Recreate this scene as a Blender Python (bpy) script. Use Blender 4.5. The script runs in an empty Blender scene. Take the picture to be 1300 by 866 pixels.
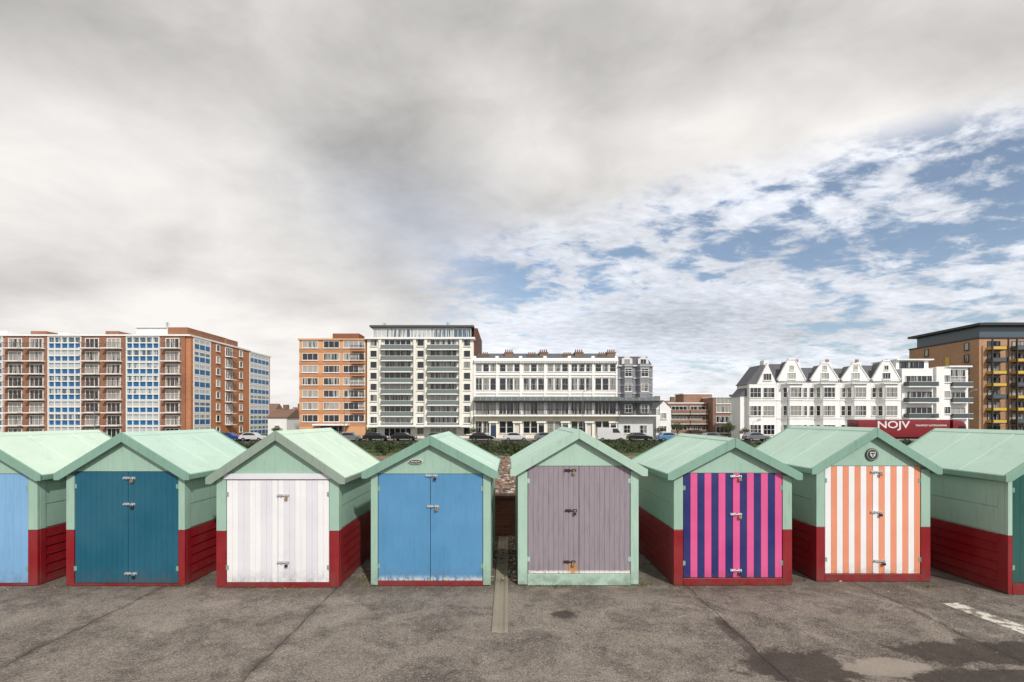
import bpy, math, random
from mathutils import Vector
random.seed(7)
S=bpy.context.scene
COL=S.collection
CH=2.33; F=640.0; SEA=-1.7
def X(u,D): return (u-645)*D/F
def Z(v,D): return CH-(v-530)*D/F
def c(r,g,b,k=1.0):
    def f(a):
        a/=255.0
        return (a/12.92 if a<=.04045 else ((a+.055)/1.055)**2.4)*k
    return (f(r),f(g),f(b),1)
# ---------------------------------------------------------------- node helper
class NT:
    def __init__(s,nt): s.t=nt; s.t.nodes.clear()
    def n(s,ty,**p):
        o=s.t.nodes.new(ty)
        for k,v in p.items(): setattr(o,k,v)
        return o
    def put(s,inp,v):
        if v is None: return
        if isinstance(v,bpy.types.NodeSocket): s.t.links.new(v,inp)
        else: inp.default_value=v
    def m(s,op,a,b=None,cc=None,clamp=False):
        o=s.n('ShaderNodeMath',operation=op,use_clamp=clamp)
        s.put(o.inputs[0],a); s.put(o.inputs[1],b); s.put(o.inputs[2],cc)
        return o.outputs[0]
    def ss(s,x,a,b,t0=0.0,t1=1.0):
        o=s.n('ShaderNodeMapRange',interpolation_type='SMOOTHSTEP')
        s.put(o.inputs[0],x); s.put(o.inputs[1],a); s.put(o.inputs[2],b); s.put(o.inputs[3],t0); s.put(o.inputs[4],t1)
        return o.outputs[0]
    def mix(s,f,a,b,bt='MIX'):
        o=s.n('ShaderNodeMix',data_type='RGBA',blend_type=bt)
        s.put(o.inputs[0],f); s.put(o.inputs[6],a); s.put(o.inputs[7],b)
        return o.outputs[2]
    def noise(s,v,sc,det=4,ro=.55,dist=0.0):
        o=s.n('ShaderNodeTexNoise')
        s.put(o.inputs['Vector'],v); s.put(o.inputs['Scale'],sc); s.put(o.inputs['Detail'],det)
        s.put(o.inputs['Roughness'],ro); s.put(o.inputs['Distortion'],dist)
        return o.outputs['Fac']
    def mapv(s,v,sc=(1,1,1),loc=(0,0,0),rot=(0,0,0)):
        o=s.n('ShaderNodeMapping'); s.put(o.inputs[0],v); o.inputs[1].default_value=loc
        o.inputs[2].default_value=rot; o.inputs[3].default_value=sc
        return o.outputs[0]
    def xyz(s,v):
        o=s.n('ShaderNodeSeparateXYZ'); s.put(o.inputs[0],v); return o.outputs
    def comb(s,x,y,z):
        o=s.n('ShaderNodeCombineXYZ'); s.put(o.inputs[0],x); s.put(o.inputs[1],y); s.put(o.inputs[2],z); return o.outputs[0]
def newmat(name):
    m=bpy.data.materials.new(name); m.use_nodes=True
    return m,NT(m.node_tree)
def finish(N,col,rough,bump=None,bs=.2,bd=.01,metal=0.0,spec=.5):
    b=N.n('ShaderNodeBsdfPrincipled'); o=N.n('ShaderNodeOutputMaterial')
    N.put(b.inputs['Base Color'],col); N.put(b.inputs['Roughness'],rough)
    N.put(b.inputs['Metallic'],metal); N.put(b.inputs['Specular IOR Level'],spec)
    if bump is not None:
        k=N.n('ShaderNodeBump'); k.inputs['Strength'].default_value=bs; k.inputs['Distance'].default_value=bd
        N.put(k.inputs['Height'],bump); N.t.links.new(k.outputs[0],b.inputs['Normal'])
    N.t.links.new(b.outputs[0],o.inputs[0])
def paint(name,col,rough=.5,dirt=.35,bump=.25,grain=(6,6,1.2),grime=True,dcol=None,foot=None):
    m,N=newmat(name); geo=N.n('ShaderNodeNewGeometry'); P=geo.outputs['Position']
    a=N.noise(N.mapv(P,grain),7,5,.6)
    b=N.noise(P,1.6,4,.6)
    d=N.noise(N.mapv(P,(9,9,.9)),3.2,5,.65)
    dark=dcol or tuple([x*.55 for x in col[:3]]+[1])
    f=N.m('MULTIPLY',N.ss(d,.48,.72),dirt)
    cc=N.mix(f,col,dark)
    cc=N.mix(N.ss(b,.3,.7,0,.25),cc,tuple([min(1,x*1.25+.03) for x in col[:3]]+[1]))
    if grime:
        z=N.xyz(P)[2]
        g=N.m('MULTIPLY',N.ss(z,.32,.0),N.ss(N.noise(P,9,5,.7),.35,.65))
        cc=N.mix(N.m('MULTIPLY',g,.5),cc,c(88,74,64))
        chip=N.m('MULTIPLY',N.ss(N.noise(P,26,6,.75),.65,.70),.5)
        cc=N.mix(chip,cc,tuple([x*.45+.05 for x in col[:3]]+[1]))
        if foot:
            pe=N.m('MULTIPLY',N.ss(z,.17,.08),N.ss(N.noise(N.mapv(P,(2,2,1)),12,6,.7),.42,.52))
            cc=N.mix(N.m('MULTIPLY',pe,.85),cc,foot)
    else:
        st_=N.ss(N.noise(P,4,6,.7),.52,.75)
        cc=N.mix(N.m('MULTIPLY',st_,.25),cc,c(140,158,144))
    finish(N,cc,N.ss(b,.3,.7,rough-.08,rough+.15),a,bump,.006)
    return m
def plaster(name,col,var=.25,rough=.8):
    m,N=newmat(name); P=N.n('ShaderNodeNewGeometry').outputs['Position']
    a=N.noise(N.mapv(P,(1,1,.22)),1.1,5,.65); b=N.noise(P,.22,3,.5); k=N.noise(P,6,3,.6)
    cc=N.mix(N.ss(a,.42,.75,0,var*1.6),col,tuple([x*.55 for x in col[:3]]+[1]))
    cc=N.mix(N.ss(b,.35,.65,0,var),cc,tuple([x*.78 for x in col[:3]]+[1]))
    finish(N,cc,rough,k,.2,.02)
    return m
def brickm(name,c1,c2,mortar,sc=1.0,tint=.3):
    m,N=newmat(name); P=N.n('ShaderNodeNewGeometry').outputs['Position']
    x,y,z=N.xyz(P)
    v=N.comb(N.m('ADD',x,y),z,0.0)
    o=N.n('ShaderNodeTexBrick'); N.put(o.inputs['Vector'],v)
    o.inputs['Color1'].default_value=c1; o.inputs['Color2'].default_value=c2; o.inputs['Mortar'].default_value=mortar
    o.inputs['Scale'].default_value=1.0/sc; o.inputs['Brick Width'].default_value=.225; o.inputs['Row Height'].default_value=.075
    o.inputs['Mortar Size'].default_value=.008; o.inputs['Bias'].default_value=0.0
    a=N.noise(P,.5/sc,5,.65); b=N.noise(N.mapv(P,(1,1,.3)),.12,3,.6)
    cc=N.mix(N.ss(a,.4,.75,0,tint),o.outputs[0],tuple([q*.45 for q in c1[:3]]+[1]))
    cc=N.mix(N.ss(b,.4,.65,0,.25),cc,tuple([min(1,q*1.3) for q in c2[:3]]+[1]))
    finish(N,cc,.85,o.outputs[1],-.4,.01)
    return m
def glassm(name,dark=(.012,.016,.022,1),cur=(.42,.41,.38,1),p=.66):
    m,N=newmat(name); oi=N.n('ShaderNodeObjectInfo'); P=N.n('ShaderNodeNewGeometry').outputs['Position']
    r=oi.outputs['Random']
    bl=N.noise(N.mapv(P,(2.2,2.2,.15)),1.3,2,.5)
    f=N.m('MULTIPLY',N.ss(N.m('ADD',N.m('MULTIPLY',r,.55),bl),p,p+.12),.8)
    finish(N,N.mix(f,dark,cur),.08,None,spec=.8)
    return m
def flat(name,col,rough=.5,metal=0.0):
    m,N=newmat(name); P=N.n('ShaderNodeNewGeometry').outputs['Position']
    a=N.noise(P,12,4,.6)
    finish(N,N.mix(N.ss(a,.3,.7,0,.3),col,tuple([x*.7 for x in col[:3]]+[1])),rough,a,.1,.003,metal)
    return m
# ---------------------------------------------------------------- mesh helper
WL={}
class M:
    def __init__(s): s.v=[];s.f=[];s.k=[]
    def add(s,vs,fs,k=0):
        b=len(s.v); s.v+=vs
        for f in fs: s.f.append([b+i for i in f]); s.k.append(k)
        return s
    def box(s,x0,x1,y0,y1,z0,z1,k=0):
        if x0>x1:x0,x1=x1,x0
        if y0>y1:y0,y1=y1,y0
        if z0>z1:z0,z1=z1,z0
        return s.add([(x0,y0,z0),(x1,y0,z0),(x1,y1,z0),(x0,y1,z0),(x0,y0,z1),(x1,y0,z1),(x1,y1,z1),(x0,y1,z1)],
          [(0,3,2,1),(4,5,6,7),(0,1,5,4),(1,2,6,5),(2,3,7,6),(3,0,4,7)],k)
    def ey(s,poly,y0,y1,k=0):
        n=len(poly); ar=sum(poly[i][0]*poly[(i+1)%n][1]-poly[(i+1)%n][0]*poly[i][1] for i in range(n))
        if ar<0: poly=poly[::-1]
        vs=[(x,y0,z) for x,z in poly]+[(x,y1,z) for x,z in poly]
        fs=[tuple(range(n)),tuple(range(2*n-1,n-1,-1))]+[(i,i+n,(i+1)%n+n,(i+1)%n) for i in range(n)]
        return s.add(vs,fs,k)
    def ex(s,poly,x0,x1,k=0):
        n=len(poly); ar=sum(poly[i][0]*poly[(i+1)%n][1]-poly[(i+1)%n][0]*poly[i][1] for i in range(n))
        if ar<0: poly=poly[::-1]
        vs=[(x0,y,z) for y,z in poly]+[(x1,y,z) for y,z in poly]
        fs=[tuple(range(n-1,-1,-1)),tuple(range(n,2*n))]+[(i,(i+1)%n,(i+1)%n+n,i+n) for i in range(n)]
        return s.add(vs,fs,k)
    def ez(s,poly,z0,z1,k=0,top=1.0,cx=0,cy=0):
        n=len(poly); ar=sum(poly[i][0]*poly[(i+1)%n][1]-poly[(i+1)%n][0]*poly[i][1] for i in range(n))
        if ar<0: poly=poly[::-1]
        vs=[(x,y,z0) for x,y in poly]+[(cx+(x-cx)*top,cy+(y-cy)*top,z1) for x,y in poly]
        fs=[tuple(range(n-1,-1,-1)),tuple(range(n,2*n))]+[(i,(i+1)%n,(i+1)%n+n,i+n) for i in range(n)]
        return s.add(vs,fs,k)
    def cyl(s,p,q,r0,r1=None,n=10,k=0):
        r1=r0 if r1 is None else r1
        p=Vector(p);q=Vector(q);d=(q-p).normalized()
        a=Vector((0,0,1)) if abs(d.z)<.9 else Vector((1,0,0))
        e1=d.cross(a).normalized(); e2=d.cross(e1)
        vs=[]
        for o,r in((p,r0),(q,r1)):
            for i in range(n):
                t=2*math.pi*i/n; vs.append(tuple(o+e1*r*math.cos(t)+e2*r*math.sin(t)))
        fs=[tuple(range(n-1,-1,-1)),tuple(range(n,2*n))]+[(i,(i+1)%n,(i+1)%n+n,i+n) for i in range(n)]
        return s.add(vs,fs,k)
    def mesh(s,name,mats,off=(0,0,0)):
        me=bpy.data.meshes.new(name)
        me.from_pydata([(v[0]-off[0],v[1]-off[1],v[2]-off[2]) for v in s.v],[],s.f)
        for m in mats: me.materials.append(m)
        for p,k in zip(me.polygons,s.k): p.material_index=k
        me.update(); return me
def place(name,me,parent,w,rz=0.0):
    o=bpy.data.objects.new(name,me); COL.objects.link(o)
    base=WL[parent] if parent else (0,0,0)
    o.location=(w[0]-base[0],w[1]-base[1],w[2]-base[2]); o.rotation_euler[2]=rz
    if parent: o.parent=parent
    WL[o]=tuple(w); return o
def part(mb,name,parent,mats,pivot=None,bev=0,smooth=False):
    if pivot is None: pivot=WL[parent] if parent else (0,0,0)
    me=mb.mesh(name,mats,pivot); o=place(name,me,parent,pivot)
    if bev:
        b=o.modifiers.new("bevel",'BEVEL'); b.width=bev; b.segments=2; b.limit_method='ANGLE'
    if smooth:
        for p in me.polygons: p.use_smooth=True
    return o
def thing(name,w,label,cat,group=None):
    o=place(name,None,None,w); o.empty_display_size=.3
    o["label"]=label; o["category"]=cat
    if group:o["group"]=group
    return o
def struct(mb,name,mats,label=None):
    o=part(mb,name,None,mats); o["kind"]="structure"
    if label:o["label"]=label
    return o
# ---------------------------------------------------------------- camera/light/sky
cam=bpy.data.cameras.new("camera"); co=bpy.data.objects.new("camera",cam); COL.objects.link(co); S.camera=co
co.location=(0,0,CH); co.rotation_euler=(math.pi/2,0,0)
cam.lens=36*F/1300; cam.sensor_width=36; cam.shift_y=(530-433)/1300; cam.shift_x=(650-645)/1300; cam.clip_end=6000; cam.clip_start=.05
S.view_settings.view_transform='Standard'; S.view_settings.look='None'; S.view_settings.exposure=0
sd=Vector((.34,-.76,.62)).normalized()
sl=bpy.data.lights.new("sun",'SUN'); sl.energy=3.3; sl.angle=math.radians(2); sl.color=(1,.96,.90)
so=bpy.data.objects.new("sun",sl); COL.objects.link(so); so.rotation_euler=sd.to_track_quat('Z','Y').to_euler(); so.location=(20,-20,30)
W=bpy.data.worlds.new("World"); S.world=W; W.use_nodes=True
N=NT(W.node_tree)
d=N.n('ShaderNodeTexCoord').outputs['Generated']; x,y,z=N.xyz(d)
ay=N.m('MAXIMUM',N.m('ABSOLUTE',y),.12)
U=N.m('MULTIPLY_ADD',N.m('DIVIDE',x,ay),6.4,6.45)
V=N.m('SUBTRACT',5.3,N.m('MULTIPLY',N.m('DIVIDE',z,ay),6.4))
zz=N.m('ADD',N.m('ABSOLUTE',z),.16)
q=N.comb(N.m('DIVIDE',x,zz),N.m('DIVIDE',y,zz),0.0)
def G(u0,v0,su,sv,rot=0):
    cr,sr=math.cos(math.radians(rot)),math.sin(math.radians(rot))
    du=N.m('SUBTRACT',U,u0); dv=N.m('SUBTRACT',V,v0)
    a=N.m('ADD',N.m('MULTIPLY',du,cr/su),N.m('MULTIPLY',dv,sr/su))
    b=N.m('ADD',N.m('MULTIPLY',du,-sr/sv),N.m('MULTIPLY',dv,cr/sv))
    e=N.m('ADD',N.m('MULTIPLY',a,a),N.m('MULTIPLY',b,b))
    return N.m('EXPONENT',N.m('MULTIPLY',e,-1.0))
n1=N.noise(N.mapv(q,(.85,1.15,1),rot=(0,0,.5)),.95,7,.54,.35)
n1b=N.noise(N.mapv(q,(1,1,1),loc=(5,3,0)),2.3,7,.56,.35)
n5=N.noise(N.mapv(d,(1,1,1.7),loc=(3,7,1)),5.5,7,.56,.4)
n2=N.noise(N.mapv(q,(1.0,1.3,1),loc=(2.3,8,0),rot=(0,0,-.5)),5.0,8,.62,.25)
n3=N.noise(N.mapv(q,(1,1,1),loc=(7,1.5,0)),1.7,4,.5,.3)
n4=N.noise(N.mapv(q,(1.0,1.5,1),loc=(4,2,0),rot=(0,0,-.5)),13,5,.6,.2)
lum=N.m('ADD',.70,N.m('MULTIPLY',N.m('SUBTRACT',n1,.5),.50))
lum=N.m('ADD',lum,N.m('MULTIPLY',N.m('SUBTRACT',n1b,.5),.36))
lum=N.m('ADD',lum,N.m('MULTIPLY',N.m('SUBTRACT',n5,.5),.40))
for a,g in ((.15,G(1.2,2.3,2.8,1.0,8)),(-.14,G(4.4,1.5,2.4,.6,20)),(.24,G(3.2,4.5,3.6,.9,8)),(-.16,G(.2,.0,2.4,.7)),
            (-.13,G(6.5,.4,3,.7)),(.14,G(9.3,1.6,3.5,.6,-14)),(-.15,G(5.5,2.8,1.5,.5,30)),(-.24,G(8.5,4.05,1.1,.28,-6)),
            (-.14,G(10.4,4.2,1.2,.24,-4)),(-.10,G(12.3,.6,2.2,.7)),(.2,G(11.5,1.6,1.8,.4,-14)),(-.07,G(1.5,3.3,2.5,.3,-5)),(.14,G(9.5,4.9,5,.35))):
    lum=N.m('ADD',lum,N.m('MULTIPLY',g,a))
lum=N.m('MINIMUM',lum,.97)
lum=N.m('MAXIMUM',lum,N.m('MULTIPLY_ADD',n1b,.3,.18))
upl=N.m('SUBTRACT',3.05,N.m('MULTIPLY',N.m('SUBTRACT',U,5.6),.24))
B=N.m('MULTIPLY',N.ss(N.m('SUBTRACT',V,upl),-.3,.4),N.ss(U,4.7,6.9))
B=N.m('MULTIPLY',B,N.ss(V,4.4,5.4,1,.6))
pt=N.m('ADD',N.m('MULTIPLY',n2,.60),N.m('MULTIPLY',n3,.25))
pt=N.m('ADD',pt,N.m('MULTIPLY',n4,.15))
for a,g in ((.10,G(11.2,2.15,1.8,.28,-17)),(.05,G(6.6,3.7,.9,.35,0)),(.08,G(8.9,3.0,1.2,.3,-12)),(.08,G(10.8,3.2,1.6,.32,-8)),(.09,G(12.7,2.6,1.0,.8)),(-.06,G(9.9,2.6,1.1,.15,-15)),(.06,G(11.5,4.0,1.5,.35))):
    pt=N.m('ADD',pt,N.m('MULTIPLY',g,a))
pt=N.m('SUBTRACT',pt,N.m('MULTIPLY',G(8.5,4.1,1.4,.28,-6),.2))
patch=N.m('MULTIPLY',N.ss(pt,.485,.61),B)
tint=N.mix(N.m('MULTIPLY',B,.85),(1.0,.97,.94,1),(.92,.965,1.06,1))
tint=N.mix(N.m('MULTIPLY',G(5.4,2.9,1.4,.7,25),.6),tint,(.84,.93,1.12,1))
tint=N.mix(N.m('MULTIPLY',G(8.5,4.1,1.6,.5,-6),.7),tint,(.88,.95,1.08,1))
lumB=N.m('ADD',lum,N.m('MULTIPLY',B,N.m('MULTIPLY_ADD',n4,.6,-.15)))
vm=N.n('ShaderNodeVectorMath',operation='SCALE'); N.put(vm.inputs[0],tint); N.put(vm.inputs['Scale'],lumB)
sky=N.n('ShaderNodeTexSky',sky_type='NISHITA'); sky.sun_disc=False
sky.sun_elevation=math.asin(sd.z); sky.sun_rotation=math.atan2(sd.x,sd.y)
b1=N.n('ShaderNodeBackground'); N.put(b1.inputs[0],sky.outputs[0]); b1.inputs[1].default_value=.12
b2=N.n('ShaderNodeBackground'); N.put(b2.inputs[0],vm.outputs[0]); b2.inputs[1].default_value=1.0
mx=N.n('ShaderNodeMixShader'); N.put(mx.inputs[0],N.m('SUBTRACT',1.0,N.m('MULTIPLY',patch,.92)))
N.t.links.new(b1.outputs[0],mx.inputs[1]); N.t.links.new(b2.outputs[0],mx.inputs[2])
wo=N.n('ShaderNodeOutputWorld'); N.t.links.new(mx.outputs[0],wo.inputs[0])
# ---------------------------------------------------------------- materials
mint=paint("mint_paint",c(146,176,160),.5,.38)
mint2=paint("mint_paint_pale",c(158,186,171),.5,.34)
mintd=paint("mint_trim_paint",c(118,153,138),.5,.38)
grey_trim=paint("grey_green_trim",c(132,147,135),.5,.4)
red=paint("red_paint",c(130,20,28),.38,.42,dcol=c(70,12,16))
roofm=paint("mint_roof_paint",c(182,208,194),.65,.18,bump=.35,grain=(3,3,3),grime=False)
roofm2=paint("mint_roof_paint_pale",c(198,217,200),.65,.14,bump=.35,grain=(3,3,3),grime=False)
def pd(n,col,dirt=.3,**k): return paint(n,col,.45,dirt,**k)
sky_blue=pd("sky_blue_paint",c(118,162,200)); teal=pd("teal_paint",c(12,84,106)); whitep=pd("white_paint",c(222,221,222),.10)
pale_grey=pd("pale_grey_paint",c(209,208,214),.10)
midblue=pd("mid_blue_paint",c(78,133,174),.28,foot=c(196,200,198)); magenta=pd("magenta_paint",c(206,80,136),.2); navy=pd("navy_paint",c(26,34,96),.2)
orange=pd("orange_paint",c(214,138,108),.2); dkgreen=pd("dark_green_paint",c(22,78,72))
m,N=newmat("mauve_paint"); P=N.n('ShaderNodeNewGeometry').outputs['Position']; px,py,pz=N.xyz(P)
dd=N.noise(N.mapv(P,(9,9,.9)),3.2,5,.65)
cc=N.mix(N.ss(dd,.4,.75,0,.5),c(140,131,139),c(106,97,103))
peel=N.m('MULTIPLY',N.ss(pz,.225,.19),N.ss(N.noise(P,14,6,.7),.36,.44))
cc=N.mix(peel,cc,c(218,214,208))
rx=N.ss(N.m('ABSOLUTE',N.m('SUBTRACT',px,X(727,6.96))),.11,.01)
rz_=N.m('MULTIPLY',N.ss(pz,.37,.30),1.0)
rs=N.m('MULTIPLY',N.m('MULTIPLY',rx,N.ss(N.noise(N.mapv(P,(9,9,1)),5,4,.6),.34,.52)),rz_,clamp=True)
cc=N.mix(N.m('MULTIPLY',rs,.9),cc,c(186,128,66))
finish(N,cc,.6,N.noise(N.mapv(P,(6,6,1.2)),7,5,.6),.3,.006); mauve=m
steel=flat("galvanised_steel",c(190,192,194),.4,.45); brass=flat("brass_padlock",c(176,140,76),.35,.5)
blackiron=flat("black_iron",c(30,30,32),.5); rust=flat("rusty_steel",c(60,52,48),.7,.3)
plaq=flat("dark_grey_plaque",c(58,64,68),.4,.2); plaql=flat("pale_plaque",c(200,202,192),.5)
# ---------------------------------------------------------------- ground
m,N=newmat("asphalt"); P=N.n('ShaderNodeNewGeometry').outputs['Position']; px,py,pz=N.xyz(P)
wob=N.m('MULTIPLY',N.m('SUBTRACT',N.noise(P,2.2,5,.65),.5),.16)
sid=N.m('FLOOR',N.m('DIVIDE',N.m('ADD',N.m('ADD',px,wob),2.33),2.4))
wn=N.n('ShaderNodeTexWhiteNoise',noise_dimensions='1D'); N.put(wn.inputs['W'],N.m('ADD',sid,.37))
spk=N.noise(P,60,5,.9); med=N.noise(P,.9,7,.68,.5); fine=N.noise(P,7,6,.75); spk2=N.noise(P,24,6,.85); big=N.noise(P,2.2,6,.7,.6)
cc=N.mix(wn.outputs[0],c(116,109,103),c(142,131,121))
cc=N.mix(N.ss(med,.42,.60,0,.8),cc,c(96,88,82))
cc=N.mix(N.ss(big,.52,.62,0,.65),cc,c(82,75,70))
cc=N.mix(N.ss(big,.47,.36,0,.6),cc,c(166,156,145))
cc=N.mix(N.ss(fine,.44,.66,0,.5),cc,c(158,149,139))
cc=N.mix(N.ss(spk2,.36,.47,.6,0),cc,c(70,64,60))
cc=N.mix(N.ss(spk,.38,.48,.85,0),cc,c(48,44,42)); cc=N.mix(N.ss(spk,.53,.64,0,.85),cc,c(200,192,181))
fr=N.m('ABSOLUTE',N.m('SUBTRACT',N.m('FRACT',N.m('DIVIDE',N.m('ADD',N.m('ADD',px,wob),2.33),2.4)),.5))
seam=N.m('MULTIPLY',N.ss(fr,.4955,.4985),N.ss(fine,.3,.55,.35,1))
nocen=N.ss(N.m('ABSOLUTE',px),.5,.9)
seam=N.m('MULTIPLY',seam,nocen)
band=N.m('MULTIPLY',N.ss(fr,.460,.492),N.m('MULTIPLY',N.ss(big,.40,.54),nocen))
cc=N.mix(N.m('MULTIPLY',band,.4),cc,c(72,64,58))
cc=N.mix(N.m('MULTIPLY',seam,.65),cc,c(52,47,44))
def st(x0,y0,sx_,sy_,th=.42):
    a=N.m('DIVIDE',N.m('SUBTRACT',px,x0),sx_); b=N.m('DIVIDE',N.m('SUBTRACT',py,y0),sy_)
    r=N.m('EXPONENT',N.m('MULTIPLY',N.m('ADD',N.m('MULTIPLY',a,a),N.m('MULTIPLY',b,b)),-1.0))
    return N.ss(N.m('ADD',r,N.m('MULTIPLY',N.m('SUBTRACT',N.noise(P,4.5,7,.7),.5),1.7)),th,th+.22)
wet=N.m('MAXIMUM',st(2.75,4.70,.6,.36,.33),st(4.7,4.98,1.0,.30,.34))
wet=N.m('MAXIMUM',wet,st(.67,5.95,.17,.13,.40)); wet=N.m('MAXIMUM',wet,st(4.2,4.52,.9,.16,.34))
wet=N.m('MAXIMUM',wet,N.m('MULTIPLY',st(2.42,5.3,.10,.9,.45),.7))
cc=N.mix(N.m('MULTIPLY',wet,.8),cc,c(56,47,43))
pale=st(3.5,4.70,.48,.20,.38)
cc=N.mix(N.m('MULTIPLY',pale,.75),cc,c(174,163,151))
edge=N.m('MULTIPLY',N.ss(py,6.35,6.95),N.ss(N.noise(P,3,5,.7),.3,.65))
cc=N.mix(N.m('MULTIPLY',edge,.65),cc,c(86,75,64))
hh=N.m('SUBTRACT',N.m('ADD',spk,N.m('MULTIPLY',spk2,.7)),N.m('MULTIPLY',seam,1.2))
finish(N,cc,N.m('SUBTRACT',.92,N.m('MULTIPLY',wet,.3)),hh,1.0,.012,spec=.35); asphalt=m
m,N=newmat("rough_ground"); P=N.n('ShaderNodeNewGeometry').outputs['Position']; px,py,pz=N.xyz(P)
gr=N.mix(N.noise(P,.35,5,.6),c(64,82,40),c(100,106,60)); gr=N.mix(N.ss(N.noise(P,7,4,.7),.4,.7,0,.5),gr,c(48,62,30))
sh=N.mix(N.ss(N.noise(P,22,5,.7),.35,.65),c(84,70,60),c(156,132,112))
sh=N.mix(N.ss(N.noise(P,1.5,4,.6),.45,.65,0,.6),sh,c(96,68,54))
finish(N,N.mix(N.ss(py,27,31),sh,gr),.95,N.noise(P,22,5,.7),.8,.03); ground_m=m
rows=[(-40,-.004),(9.9,-.004),(10.05,.62),(13,.60),(24,.42),(34,-.2),(50,-1.6),(60,SEA),(140,SEA),(600,SEA),(4500,SEA)]
mb=M(); xs=[-4000,-400,-60,-20,0,20,60,400,4000]
for yy,zv in rows:
    for xx in xs: mb.v.append((xx,yy,zv))
for j in range(len(rows)-1):
    for i in range(len(xs)-1):
        a=j*len(xs)+i; mb.f.append([a,a+1,a+1+len(xs),a+len(xs)]); mb.k.append(0)
struct(mb,"ground",[ground_m],"open lawn and rough shingle behind the beach huts")
mb=M(); mb.add([(-60,-40,.004),(60,-40,.004),(60,8.6,.004),(-60,8.6,.004)],[(0,1,2,3)])
struct(mb,"promenade",[asphalt],"worn grey asphalt promenade with seams and damp stains")
roadm=plaster("road_asphalt",c(76,76,78),.3,.9); pavem=plaster("paving",c(140,134,126),.3,.9)
mb=M(); mb.add([(-400,70,SEA+.004),(400,70,SEA+.004),(400,86.6,SEA+.004),(-400,86.6,SEA+.004)],[(0,1,2,3)])
for i in range(-40,41): mb.add([(i*6,77.9,SEA+.009),(i*6+3,77.9,SEA+.009),(i*6+3,78.05,SEA+.009),(i*6,78.05,SEA+.009)],[(0,1,2,3)],1)
whiteroad=flat("road_marking",c(215,215,208),.7)
struct(mb,"road",[roadm,whiteroad],"asphalt coast road with dashed white centre line")
mb=M(); mb.box(-400,400,86.6,93.9,SEA-.3,SEA+.13); struct(mb,"pavement",[pavem],"paved footway beside the coast road")
mb=M(); mb.box(-400,400,67,70,SEA-.3,SEA+.12); struct(mb,"pavement",[pavem],"paved footway beside the lawn")
m,N=newmat("worn_white_line"); P=N.n('ShaderNodeNewGeometry').outputs['Position']
finish(N,N.mix(N.ss(N.noise(P,8,7,.75),.46,.53),c(126,116,108),c(210,208,196)),.85,N.noise(P,75,4,.85),.8,.008); wl=m
mb=M(); mb.add([(5.42,6.30,.008),(5.54,5.3,.008),(5.80,5.3,.008),(5.64,6.32,.008)],[(0,1,2,3)])
struct(mb,"painted_line",[wl],"worn white painted line on the asphalt")
conc=plaster("weathered_concrete",c(152,142,126),.6,.9)
dch=thing("drain_channel",(-.09,5.5,0),"weathered concrete drainage channel running out between two huts","drain")
mb=M(); x0,x1=-.18,-.0
mb.ey([(x0,-.02),(x0,.014),(x0+.035,.014),(x0+.06,-.0),(x1-.06,-.0),(x1-.035,.014),(x1,.014),(x1,-.02)],5.45,9.8)
mb.v=[(v[0],v[1],v[2]+.008) for v in mb.v]
part(mb,"channel_body",dch,[conc],bev=.004)
bw=brickm("garden_brick",c(108,58,42),c(134,78,58),c(110,96,86),1.0,.5)
wt=thing("brick_wall",(0,10,0),"low dark brown brick retaining wall behind the huts","wall")
mb=M(); mb.box(-16,16,9.9,10.12,-.1,.74); part(mb,"wall",wt,[bw])
mb=M()
for i in range(64): mb.box(-16+i*.5+.003,-16+i*.5+.497,9.86,10.16,.742,.80)
part(mb,"coping",wt,[brickm("coping_brick",c(84,58,50),c(106,74,60),c(96,84,74),1,.5)],bev=.008)
mb=M(); pebm=[flat("pebble_grey",c(130,120,110),.8),flat("pebble_brown",c(136,102,82),.8),flat("pebble_dark",c(80,68,60),.8),flat("pebble_pale",c(184,172,156),.8)]
def peb(mb,x,y,z,r):
    k=random.choice((0,0,1,1,2,2,3)); n=6; vs=[];a0=random.random()*6
    sx_,sy_,sz_=r*random.uniform(.8,1.4),r*random.uniform(.8,1.3),r*random.uniform(.5,.9)
    for lv,rr in((-.6,.7),(.1,1),(.75,.6)):
        for i in range(n):
            t=a0+2*math.pi*i/n; vs.append((x+sx_*rr*math.cos(t)*random.uniform(.85,1.1),y+sy_*rr*math.sin(t)*random.uniform(.85,1.1),z+sz_*lv))
    fs=[tuple(range(2*n,3*n))]
    for l in range(2):
        for i in range(n): fs.append((l*n+i,l*n+(i+1)%n,(l+1)*n+(i+1)%n,(l+1)*n+i))
    mb.add(vs,fs,k)
def gz(y):
    for (a,za),(b,zb) in zip(rows,rows[1:]):
        if a<=y<=b: return za+(zb-za)*(y-a)/(b-a)
    return 0
for i in range(2600):
    yy=10.2+ (random.random()**1.5)*15; w=.9+yy*.05
    peb(mb,random.uniform(-w,w),yy,gz(yy)+.01,random.uniform(.02,.06)*(1+yy*.02))
for i in range(1100):
    xx=random.uniform(-6.5,6.5) if random.random()<.35 else random.choice([-.30,.08])+random.gauss(0,.07)
    peb(mb,xx,random.uniform(7.1,9.85),.01,random.uniform(.008,.028))
for i in range(600):
    yy=6.93-abs(random.gauss(0,.14)) if random.random()<.6 else random.uniform(4.4,6.9)
    peb(mb,random.uniform(-7,7),yy,.006,random.uniform(.003,.009))
o=part(mb,"shingle",None,pebm); o["kind"]="stuff"; o["label"]="loose shingle and broken stone behind the huts"; o["category"]="pebbles"
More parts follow.
